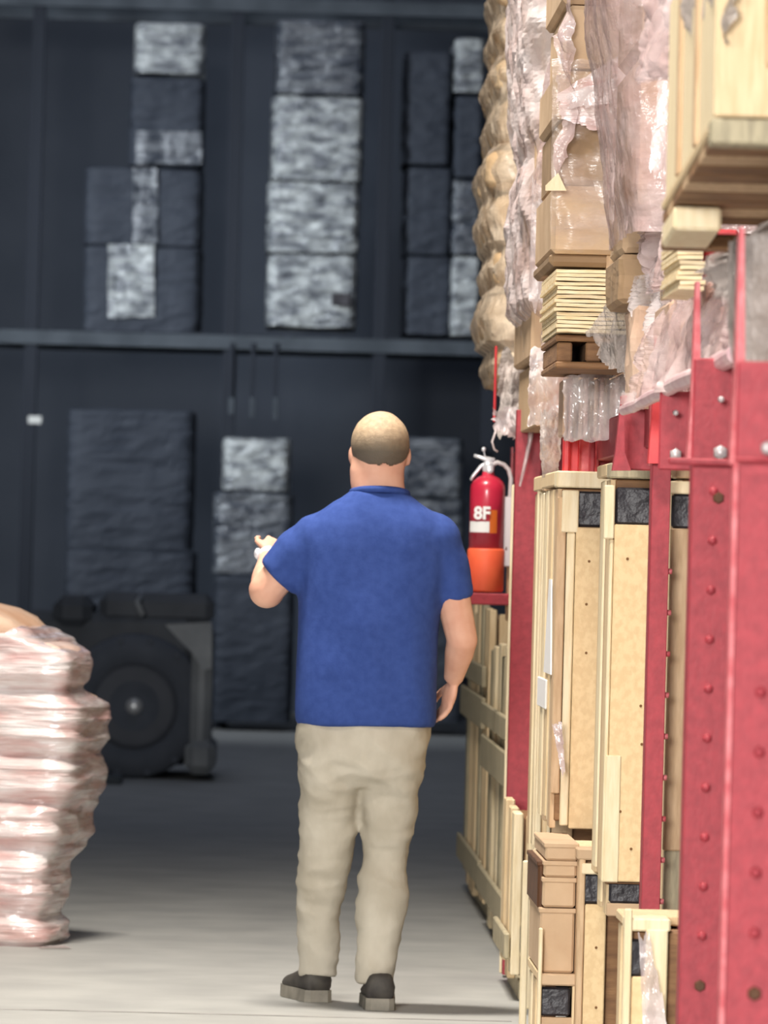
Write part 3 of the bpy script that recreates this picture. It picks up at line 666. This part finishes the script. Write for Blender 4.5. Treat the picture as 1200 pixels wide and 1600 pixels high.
bpy.context.view_layer.update()
bc.rotation_euler = (-.06, 0, 0)
gf = thing('grey_wrap', W(1100, 60, 10.6), 'bunched grey wrap draped over the left side of the big crate', 'wrap')
drape('film_sheet', [(1050, -90, 10.7), (1136, -90, 9.97), (1130, 66, 9.97), (1060, 112, 10.9)], 'film_grey', gf, (60, 70), .03, 13, 81, .08)
drape('film_sheet', [(985, -90, 12.6), (1062, -90, 11.2), (1062, 118, 11.2), (990, 130, 12.6)], 'film_pink', gf, (60, 70), .04, 11, 82, .06)

# ------------------------------------------------------------------ left wrapped sack stack
Y = 19.9; YAW = -.25
lf = thing('wrapped_sack_stack', (-1.3, Y+.6, 0), 'slumping pallet of pinkish sacks in glossy film at the left edge, on the floor', 'sack stack')
# (front corner px, silhouette px, y bottom, y top)
L = [(62, 1436, 1488, 96), (57, 1330, 1438, 100), (78, 1258, 1332, 138), (100, 1186, 1260, 158), (110, 1082, 1188, 163), (96, 1004, 1084, 135), (60, 945, 1006, 118)]
secs = []
for i, (xc, yt, yb, xs) in enumerate(L):
    z0, z1 = W(xc, yb, Y).z, W(xc, yt, Y).z; Xc = W(xc, (yb+yt)/2, Y).x
    hx, hy = .62, .36 + .0*(xs-xc)
    # centre so that the right-front corner lands at Xc
    ca, sa = math.cos(YAW), math.sin(YAW)
    cx = Xc - (hx*ca + hy*sa) - .0; cy = Y - (hx*sa - hy*ca)
    cx = Xc - (hx*ca - (-hy)*sa); cy = Y - (hx*sa + (-hy)*ca)
    side = (xs - xc)/9000*Y/math.sin(-YAW)/2 * 1.05
    hy2 = max(.17, min(.62, side)); cy += (hy2-hy)*ca; cx += -(hy2-hy)*sa
    hy = hy2
    if i == 6:
        bm = sack_mesh(1.15, hy*2*.95, (z1-z0)*1.5, 77, .8); bm.transform(Matrix.Translation((cx-.05, cy, (z0+z1)/2)) @ Matrix.Rotation(YAW, 4, 'Z') @ Matrix.Rotation(.06, 4, 'Y'))
        obj('sack', bm, 'sack', lf, True)
    for k in range(2 if i < 6 else 0):
        dx = -.31 + .62*k
        px_, py_ = cx + dx*ca, cy + dx*sa
        sack(lf, (px_, py_, (z0+z1)/2), (.60, hy*2*.92, (z1-z0)*1.05), ['sack_pink', 'sack'][(i+k) % 2] if i < 6 else 'sack_tan', 200+i*2+k, YAW)
    if i == 6:
        secs += [(cx, cy, z0+.01, hx-.01, hy), (cx-.02, cy, z0+(z1-z0)*.3, hx-.04, hy-.03), (cx-.08, cy, z0+(z1-z0)*.65, hx-.16, hy-.10), (cx-.14, cy, z1-.005, hx-.34, hy-.24)]
    else:
        secs += [(cx, cy, z0+.010, hx-.012, hy-.012), (cx, cy, z0+(z1-z0)*.35, hx+.014, hy+.014), (cx, cy, z0+(z1-z0)*.75, hx+.012, hy+.012)]
shell('stretch_film', secs, 'film_streak', lf, 300, .015, 4, 91, 10, (.8, .35, 3.5), YAW, .007)
z0 = W(30, 1490, Y).z
box('pallet_board', (-1.9, Y+.12, .0), (W(56, 1485, Y).x, Y+.9, .03), 'wood_brown', lf, .004, )
drape('plastic_scrap', [(62, 1478, 19.9), (100, 1478, 20.0), (112, 1489, 19.85), (60, 1491, 19.8)], 'film_white', None, (20, 12), .01, 20, 5, .2)
o = tag(bpy.data.objects['plastic_scrap'], 'scrap of white film lying on the floor at the foot of the left sack stack', 'film scrap')
for v in o.data.vertices: v.co.z = max(.004, v.co.z)

# ------------------------------------------------------------------ far dark rack, loads and truck
YR = 45.0
fr = thing('pallet_rack', (0, YR, 0), 'tall dark rack at the far end of the aisle in shadow, behind the man', 'rack')
def fx(px, py=300): return W(px, py, YR).x
for px in (-180, 55, 366, 600, 772, 960):
    u = box('upright', (fx(px)-.05, YR-.02, 0), (fx(px)+.05, YR+.08, 7), 'rack_dark', fr)
    box('base_plate', (fx(px)-.09, YR-.05, 0), (fx(px)+.09, YR+.12, .012), 'rack_dark', u)
for z in (W(430, 536, YR).z, W(430, 8, YR).z): box('beam', (fx(-60), YR-.05, z-.06), (fx(980), YR-.02, z+.05), 'beam_dark', fr); box('rear_beam', (fx(-60), YR+1.1, z-.06), (fx(980), YR+1.14, z+.05), 'beam_dark', fr)
z = W(430, 536, YR).z
for i in range(14):
    xx = fx(-60) + i*(fx(980)-fx(-60))/14; box('deck_board', (xx, YR, z+.05), (xx+.32, YR+1.1, z+.065), 'rack_dark', fr)
def far_load(label, bands, m_film, Yl, x0, x1, seed, zsup=None):
    t = thing('wrapped_pallet_load', (W(x0, bands[0][0], Yl).x, Yl, W(x0, bands[0][0], Yl).z), label, 'wrapped load')
    for i, (yb, yt, a, b, mm) in enumerate(bands):  # tier tones put the uneven light on the far loads into colour
        X0, X1, Z0, Z1 = ext(a, yt, b, yb, Yl)
        secs = [((X0+X1)/2, Yl+.5, Z0+.004, (X1-X0)/2-.005, .49), ((X0+X1)/2, Yl+.5, Z0+(Z1-Z0)*.2, (X1-X0)/2, .5), ((X0+X1)/2, Yl+.5, Z1-.02, (X1-X0)/2, .5), ((X0+X1)/2, Yl+.5, Z1-.004, (X1-X0)/2-.02, .48)]
        shell('wrapped_tier', secs, mm, t, 72, .022, 3.5, seed+i, 12, (1, 1, 3), 0, .03)
    X0, X1, Z0, Z1 = ext(x0, bands[0][0]+2, x1, bands[0][0]+12, Yl)
    return t
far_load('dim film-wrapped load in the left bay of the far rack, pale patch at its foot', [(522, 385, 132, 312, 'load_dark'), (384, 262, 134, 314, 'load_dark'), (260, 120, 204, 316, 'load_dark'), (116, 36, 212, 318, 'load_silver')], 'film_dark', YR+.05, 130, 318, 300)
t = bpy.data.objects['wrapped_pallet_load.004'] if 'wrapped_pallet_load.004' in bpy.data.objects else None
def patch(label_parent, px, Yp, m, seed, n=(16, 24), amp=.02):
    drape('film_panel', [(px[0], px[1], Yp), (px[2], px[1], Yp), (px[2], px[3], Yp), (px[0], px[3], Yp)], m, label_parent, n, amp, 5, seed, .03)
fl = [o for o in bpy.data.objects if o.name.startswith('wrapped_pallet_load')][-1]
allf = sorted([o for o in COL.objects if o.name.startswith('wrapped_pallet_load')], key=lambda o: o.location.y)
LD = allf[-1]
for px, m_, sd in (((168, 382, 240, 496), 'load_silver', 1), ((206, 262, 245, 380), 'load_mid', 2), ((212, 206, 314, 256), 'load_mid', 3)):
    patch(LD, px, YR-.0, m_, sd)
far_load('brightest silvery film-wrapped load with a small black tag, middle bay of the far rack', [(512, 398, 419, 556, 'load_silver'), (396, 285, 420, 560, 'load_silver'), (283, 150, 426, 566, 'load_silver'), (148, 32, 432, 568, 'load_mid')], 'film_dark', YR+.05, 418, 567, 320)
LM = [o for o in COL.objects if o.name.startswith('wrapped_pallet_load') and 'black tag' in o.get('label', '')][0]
pbox('black_tag', (518, 458, 548, 478), YR-.03, .02, 'near_black', LM)
far_load('film-wrapped load with half-lit look coloured into its tiers, in the right bay of the far rack, close to the bright aisle', [(526, 400, 706, 748, 'load_silver'), (398, 280, 708, 750, 'load_mid'), (278, 150, 712, 752, 'load_dark'), (146, 60, 712, 756, 'load_silver')], 'film_dark', YR+.05, 700, 750, 340)
far_load('dark film-wrapped load beside the one coloured half-lit, right bay of the far rack', [(524, 400, 634, 704, 'load_dark'), (398, 262, 634, 704, 'load_dark'), (258, 80, 634, 704, 'load_dark')], 'film_dark', YR+.12, 634, 704, 360)
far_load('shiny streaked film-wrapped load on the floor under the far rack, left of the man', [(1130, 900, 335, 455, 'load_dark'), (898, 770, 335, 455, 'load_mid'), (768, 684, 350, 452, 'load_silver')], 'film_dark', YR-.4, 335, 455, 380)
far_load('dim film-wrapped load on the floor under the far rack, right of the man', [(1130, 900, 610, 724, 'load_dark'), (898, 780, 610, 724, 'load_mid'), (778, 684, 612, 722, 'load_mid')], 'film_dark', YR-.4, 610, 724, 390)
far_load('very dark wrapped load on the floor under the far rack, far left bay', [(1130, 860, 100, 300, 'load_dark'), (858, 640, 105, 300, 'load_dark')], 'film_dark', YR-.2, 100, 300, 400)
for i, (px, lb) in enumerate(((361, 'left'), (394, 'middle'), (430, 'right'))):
    st = thing('reflection_strip', W(px, 545, YR-.08), f'{lb} one of three made-up strips whose pale ends stand in for reflections below the far rack beam', 'strap')
    pbox('strip_stem', (px-3, 536, px+4, 622), YR-.07, .04, 'rack_dark', st); pbox('streak_end', (px-4, 621, px+5, 648+i*4), YR-.08, .025, 'beam_dark', st)  # strips added to carry three pale reflection streaks
tag(pbox('rack_sign', (44, 650, 65, 662), YR-.034, .012, 'pale_dim'), 'small pale rack label in the dark at the left edge', 'label')

YT = 35.0
def tz(py, px=215): return W(px, py, YT).z
def tx(px, py=1090): return W(px, py, YT).x
tk = thing('industrial_truck', (tx(200), YT, 0), 'dark parked industrial truck with one big wheel in the shadow left of the man', 'truck')
bm = bmesh.new(); add_box(bm, (tx(20), YT+.1, tz(1195)), (tx(300), YT+1.3, tz(960)), .05); obj('chassis', bm, 'truck_body', tk)
bm = bmesh.new(); add_box(bm, (tx(78), YT+.05, tz(985)), (tx(140), YT+1.2, tz(934)), .06); obj('seat_hump', bm, 'truck_body', tk)
bm = bmesh.new(); add_box(bm, (tx(150), YT+.12, tz(975)), (tx(330), YT+1.2, tz(928)), .05); obj('hood', bm, 'truck_body', tk)
bm = bmesh.new(); add_box(bm, (tx(299), YT-.34, tz(1198)), (tx(331), YT+1.2, tz(975)), .045); obj('counterweight', bm, 'truck_panel', tk)
bm = bmesh.new()                                          # fender corner above the wheel
pts = [(258, 976), (331, 972), (331, 1045), (318, 1048), (300, 1020), (280, 1000)]
f = [bm.verts.new(W(x, y, YT-.38)) for x, y in pts]; g = [bm.verts.new(W(x, y, YT-.3)) for x, y in pts]
bm.faces.new(f); bm.faces.new(g[::-1])
for i in range(6): bm.faces.new((f[i], f[(i+1) % 6], g[(i+1) % 6], g[i]))
obj('fender', bm, 'truck_panel', tk)
bm = bmesh.new(); add_box(bm, (tx(292), YT-.38, tz(1204)), (tx(340), YT+.9, tz(1150)), .05); obj('bumper_foot', bm, 'truck_panel', tk)
wc = W(210, 1103, YT-.14); wr = wc.z
def wheel_ring(name, prof, m, par):
    bm = bmesh.new(); add_lathe(bm, (0, 0, 0), prof, 40); bm.transform(Matrix.Translation(wc) @ Matrix.Rotation(math.pi/2, 4, 'X')); return obj(name, bm, m, par, True)
wl = wheel_ring('wheel', [(wr*.6, -.22), (wr*.94, -.2), (wr, -.14), (wr, .02), (wr*.95, .07), (wr*.66, .09), (wr*.6, .05)], 'rubber', tk)
wheel_ring('rim', [(wr*.6, 0), (wr*.6, .06), (wr*.5, .07), (wr*.2, .03), (wr*.12, .03)], 'rim', wl)
wheel_ring('hub', [(.05, .03), (.05, .08), (.02, .10), (.004, .1)], 'hub', wl)
for k in range(14):
    a = 2*math.pi*k/14; box('tread_lug', (wc.x+math.cos(a)*wr*.93-.02, wc.y-.08, wc.z+math.sin(a)*wr*.93-.02), (wc.x+math.cos(a)*wr*.93+.02, wc.y-.0, wc.z+math.sin(a)*wr*.93+.02), 'rubber', wl)
bm = bmesh.new(); wb = Vector((tx(60), YT+.9, wr)); add_lathe(bm, (0, 0, 0), [(wr*.5, -.1), (wr, -.1), (wr, .1), (wr*.5, .1)], 24); bm.transform(Matrix.Translation(wb) @ Matrix.Rotation(math.pi/2, 4, 'X')); obj('wheel', bm, 'rubber', tk, True)
bm = bmesh.new(); add_tube(bm, [W(222, 930, YT+.2), W(214, 942, YT), W(224, 962, YT-.02)], .018, 8); obj('lever', bm, 'truck_panel', tk, True)
tag(box('floor_sill', (tx(160), YT-1.2, 0), (tx(200), YT-.8, .05), 'beam_dark'), 'low dark wheel chock on the floor in front of the parked truck', 'chock')

# ------------------------------------------------------------------ the man
DM = 17.0
for _ in range(20):
    DM += (W(592, 1581, DM).z) / 1.38 * DM * .9
def H(px, py, dy=0): return W(px, py, DM+.12+dy)
SM = DM/9000
man = thing('person', (H(590, 1580).x, DM+.12, 0), 'man in a blue t-shirt and khaki trousers walking away down the aisle', 'person')
def hl(bm, rows, dy=0, n=28, power=2.3):
    """rows: (py, pxl, pxr, half depth, dy)"""
    sec = []
    for py, a, b, hd, d in rows:
        p = H((a+b)/2, py, d); sec.append((p.x, p.y, p.z, (b-a)/2*SM, hd))
    add_loft(bm, sec, n, power)
# -- body (skin): one continuous surface
bm = bmesh.new()
hc = H(594, 700, .02)
add_ell(bm, hc + Vector((0, -.005, .012)), (.083, .098, .094), 28, 20)        # cranium
add_ell(bm, hc + Vector((-.012, .035, -.045)), (.066, .072, .085), 24, 16)   # face and jaw
add_ell(bm, hc + Vector((-.02, .098, -.095)), (.028, .02, .022), 12, 10)     # chin
add_ell(bm, hc + Vector((-.022, .11, -.03)), (.011, .02, .024), 10, 8)       # nose
add_ell(bm, hc + Vector((-.022, .118, -.042)), (.014, .014, .011), 10, 8)
add_ell(bm, hc + Vector((-.02, .094, .012)), (.05, .014, .012), 12, 8)       # brow
add_ell(bm, hc + Vector((-.02, .101, -.068)), (.022, .01, .006), 10, 8)      # lips
for sx in (-1, 1): add_ell(bm, hc + Vector((sx*.085, .012, -.024)), (.012, .017, .030), 12, 10)   # ears
hl(bm, [(800, 540, 645, .075, .0), (775, 550, 636, .072, .0), (755, 547, 632, .070, .005), (735, 546, 632, .072, .010), (712, 551, 637, .075, .014)], n=24, power=2)
hl(bm, [(1180, 480, 660, .13, .02), (1100, 478, 668, .14, .03), (980, 480, 672, .14, .02), (880, 482, 692, .12, .01), (820, 500, 686, .10, .0), (790, 530, 650, .085, 0)], n=24)
sl, el, wl_ = H(488, 838, .0), H(417, 922, .03), H(420, 868, .25)
add_tube(bm, [sl, sl.lerp(el, .5), el], [.050, .058, .052], 14); add_ell(bm, el, (.056, .052, .056))
add_tube(bm, [el, el.lerp(wl_, .35), el.lerp(wl_, .75), wl_], [.052, .050, .036, .029], 14)
sr, er, wr_ = H(690, 850, .0), H(722, 1000, .0), H(708, 1062, .09)
add_tube(bm, [sr, sr.lerp(er, .5), er], [.050, .054, .048], 14); add_ell(bm, er, (.048, .046, .048))
add_tube(bm, [er, er.lerp(wr_, .35), er.lerp(wr_, .8), wr_], [.047, .045, .034, .030], 14)
def hand(bm, w, fwd, side, th, curl):
    """w wrist, fwd towards the knuckles, side across the palm (towards the thumb), th palm normal"""
    fwd, side, th = fwd.normalized(), side.normalized(), th.normalized()
    pc = w + fwd*.048
    M = Matrix((side, fwd, th)).transposed()
    vs = add_ell(bm, (0, 0, 0), (.040, .055, .018), 16, 12)
    for v in vs: v.co = M @ v.co + pc
    for i, (off, ln) in enumerate(((.029, .072), (.010, .080), (-.009, .074), (-.027, .058))):
        b = w + fwd*.088 + side*off; p = [b - fwd*.02, b]; d = fwd.copy()
        for k in range(3):
            d = (d*math.cos(curl) + th*math.sin(curl)).normalized(); nrm = d
            p.append(p[-1] + d*ln*(.44, .31, .25)[k])
            # rotate the frame for the next knuckle
            th2 = (th - d*th.dot(d))
            if th2.length < .05: th2 = -fwd
            d = d
        add_tube(bm, p, [.010, .0098, .0092, .0086, .007], 8)
    t0 = w + fwd*.028 + side*.028
    add_tube(bm, [t0, t0 + side*.028 + fwd*.02 + th*.008, t0 + side*.036 + fwd*.045 + th*.018, t0 + side*.03 + fwd*.068 + th*.024], [.013, .0115, .0105, .008], 8)
hand(bm, wl_, H(432, 846, .33)-wl_, Vector((-.5, .1, .3)), Vector((-.1, .6, -.8)), .85)
hand(bm, wr_, H(700, 1096, .10)-wr_, Vector((-.3, .9, .1)), Vector((-1, -.1, 0)), .45)
lh, lk, la = H(513, 1190, .03), H(508, 1355, .10), H(497, 1520, .22)
rh, rk, ra = H(614, 1190, .03), H(602, 1370, .06), H(590, 1535, .0)
for a, b, c_ in ((lh, lk, la), (rh, rk, ra)):
    add_tube(bm, [a, a.lerp(b, .5), b], [.08, .066, .05], 14); add_ell(bm, b, (.05, .05, .052)); add_tube(bm, [b, b.lerp(c_, .35) + Vector((0, .02, 0)), c_], [.048, .044, .036], 14)
    add_tube(bm, [c_ + Vector((0, -.03, -.02)), c_ + Vector((0, .05, -.045)), c_ + Vector((0, .14, -.055))], [.030, .026, .018], 12)
remeshed('body', bm, 'skin', man, .006, 3)
for sx in (-1, 1):
    bm = bmesh.new(); add_ell(bm, hc + Vector((-.02 + sx*.03, .090, -.008)), (.012, .012, .011), 12, 8); obj('eye', bm, 'eye', man, True)
# -- hair: darker band on the sides and nape, thin tan crown
def hair(name, m, z0, z1, g):
    bm = bmesh.new(); vs = add_ell(bm, (0, 0, 0), (.0885+g, .104+g, .099+g), 90, 64)
    C0 = hc + Vector((0, -.006, .012))
    kill = []
    for v in bm.verts:
        lo = z0 + (.05 if v.co.y > .05 else 0) + .014*noise.noise(v.co*55)
        if v.co.z < lo or v.co.z > z1 or (v.co.y > .07 and v.co.z < .045): kill.append(v)
    bmesh.ops.delete(bm, geom=kill, context='VERTS')
    for v in bm.verts: v.co = v.co*(1 + .012*noise.noise(v.co*45)) + C0
    bmesh.ops.recalc_face_normals(bm, faces=bm.faces[:])
    bmesh.ops.solidify(bm, geom=bm.faces[:], thickness=.006)
    return obj(name, bm, m, man, True)
m_ = MATS['hair_tan']; nt = m_.node_tree; N = nt.nodes; Lk = nt.links; b_ = N['Principled BSDF']; src = b_.inputs['Base Color'].links[0].from_socket
tc = N.new('ShaderNodeTexCoord'); sp = N.new('ShaderNodeSeparateXYZ'); mr = N.new('ShaderNodeMapRange'); mx = N.new('ShaderNodeMix'); mx.data_type = 'RGBA'
Lk.new(tc.outputs['Object'], sp.inputs[0]); Lk.new(sp.outputs['Z'], mr.inputs['Value'])
mr.inputs['From Min'].default_value = hc.z - .012; mr.inputs['From Max'].default_value = hc.z + .062
Lk.new(mr.outputs[0], mx.inputs[0]); mx.inputs[6].default_value = s(98,88,75) + (1,); Lk.new(src, mx.inputs[7]); Lk.new(mx.outputs[2], b_.inputs['Base Color'])
hd = hair('hair', 'hair_tan', -.066, .2, .001); tag(hd, 'short hair, dark above the nape and thin tan on the crown')
# -- shirt
def wrinkle(c_, n_):
    p = Vector((c_.x*1.0, c_.y*.8, c_.z*.55))
    return n_*(.006*noise.noise(p*9) + .004*ridge(p + Vector((c_.z*.3, 0, 0)), 7, 2) - .002)
bm = bmesh.new()
hl(bm, [(1134, 461, 682, .165, .02), (1100, 460, 684, .17, .02), (1040, 463, 684, .175, .02), (980, 465, 685, .172, .015), (930, 466, 690, .16, .01), (885, 466, 700, .15, .005),
        (850, 462, 706, .14, .0), (822, 472, 702, .13, 0), (802, 494, 684, .115, 0), (786, 520, 660, .1, .0), (776, 538, 648, .09, 0), (768, 546, 640, .082, 0)], n=36, power=2.5)
add_tube(bm, [H(502, 848, 0), H(472, 864, .01), H(432, 903, .025)], [.085, .088, .074], 18)
add_ell(bm, H(510, 842, 0), (.11, .105, .085))
add_tube(bm, [H(680, 862, 0), H(700, 890, .0), H(716, 940, .0)], [.088, .074, .054], 18)
add_ell(bm, H(668, 846, 0), (.108, .105, .092))
sh = remeshed('shirt', bm, 'shirt', man, .009, 22, wrinkle)
bm = bmesh.new()
bmesh.ops.create_circle(bm, segments=32, radius=1)
rc = H(593, 771, .0); ring = [rc + Vector((.084*math.cos(a), .080*math.sin(a), .012*math.sin(a)*-1)) for a in [2*math.pi*k/32 for k in range(33)]]
bm.free(); bm = bmesh.new(); add_tube(bm, ring, .011, 8); obj('collar', bm, 'shirt', man, True)
# -- trousers
def twr(c_, n_):
    return n_*(.006*noise.noise(Vector((c_.x*9, c_.y*6, c_.z*6))) + .010*max(-.4, ridge(Vector((c_.x + c_.z*.4, c_.y, c_.z*1.5)), 5.5, 4)) + .004*ridge(Vector((c_.x*.6, c_.y, c_.z*2)), 12, 8) - .006)
bm = bmesh.new()
hl(bm, [(1232, 500, 640, .08, .02), (1210, 474, 660, .13, .02), (1180, 465, 666, .15, .02), (1150, 463, 671, .15, .02), (1118, 468, 674, .145, .02)], n=32, power=2.6)
hl(bm, [(1524, 467, 529, .066, .225), (1510, 468, 528, .062, .22), (1480, 465, 530, .064, .215), (1430, 464, 533, .068, .18), (1380, 464, 542, .076, .14), (1345, 467, 549, .080, .11), (1300, 470, 556, .085, .08), (1250, 469, 562, .098, .05), (1195, 466, 566, .135, .025), (1160, 472, 566, .14, .02)], n=22, power=2.3)
hl(bm, [(1538, 553, 616, .066, .0), (1524, 554, 614, .062, .0), (1480, 556, 622, .064, .01), (1430, 559, 632, .068, .02), (1375, 561, 641, .076, .04), (1340, 566, 641, .078, .055), (1295, 565, 646, .085, .05), (1250, 563, 655, .10, .04), (1200, 562, 663, .135, .025), (1160, 566, 662, .14, .02)], n=22, power=2.3)
tr = remeshed('trousers', bm, 'trousers', man, .009, 7, twr)
# -- shoes
def shoe(cpx, z0, yb, yaw, pitch=0):
    p = W(cpx, 1560, yb); R_ = Matrix.Translation((p.x, yb, z0)) @ Matrix.Rotation(yaw, 4, 'Z') @ Matrix.Rotation(pitch, 4, 'X')
    bm = bmesh.new(); rings = []
    for y, w, h in ((0, .034, .08), (.012, .044, .095), (.05, .047, .10), (.10, .045, .085), (.16, .050, .066), (.22, .052, .052), (.27, .040, .042), (.295, .018, .03)):
        rings.append([bm.verts.new((w*math.copysign(abs(math.cos(a))**.6, math.cos(a))*(1 if math.sin(a) < .3 else .9), y, .026 + max(0, (math.copysign(abs(math.sin(a))**.7, math.sin(a))*.5+.5))*h*.9)) for a in [2*math.pi*k/16 for k in range(16)]])
    for A, B in zip(rings, rings[1:]):
        for k in range(16): bm.faces.new((A[k], A[(k+1) % 16], B[(k+1) % 16], B[k]))
    bm.faces.new(rings[0]); bm.faces.new(rings[-1]); bm.transform(R_); o = obj('shoe', bm, 'shoe', man, True)
    bm = bmesh.new(); rings = []
    for y, w in ((-.006, .028), (.008, .044), (.05, .049), (.10, .047), (.16, .053), (.22, .056), (.28, .042), (.304, .018)):
        rings.append([bm.verts.new(v) for v in ((-w, y, .001), (w, y, .001), (w*.97, y, .038), (-w*.97, y, .038))])
    for A, B in zip(rings, rings[1:]):
        for k in range(4): bm.faces.new((A[k], A[(k+1) % 4], B[(k+1) % 4], B[k]))
    bm.faces.new(rings[0]); bm.faces.new(rings[-1]); bm.transform(R_); obj('sole', bm, 'sole', o, False)
shoe(594, 0, DM+.03, .02)
shoe(498, .0, DM+.30, .28)
# -- watch
bm = bmesh.new(); d_ = (wl_-el).normalized(); add_tube(bm, [wl_-d_*.028, wl_-d_*.004], .036, 16); obj('wristwatch', bm, 'watch', man, True)
bm = bmesh.new(); add_ell(bm, wl_ - d_*.016 + Vector((-.034, -.008, .012)), (.012, .018, .018), 12, 8); obj('watch_case', bm, 'watch', man, True)
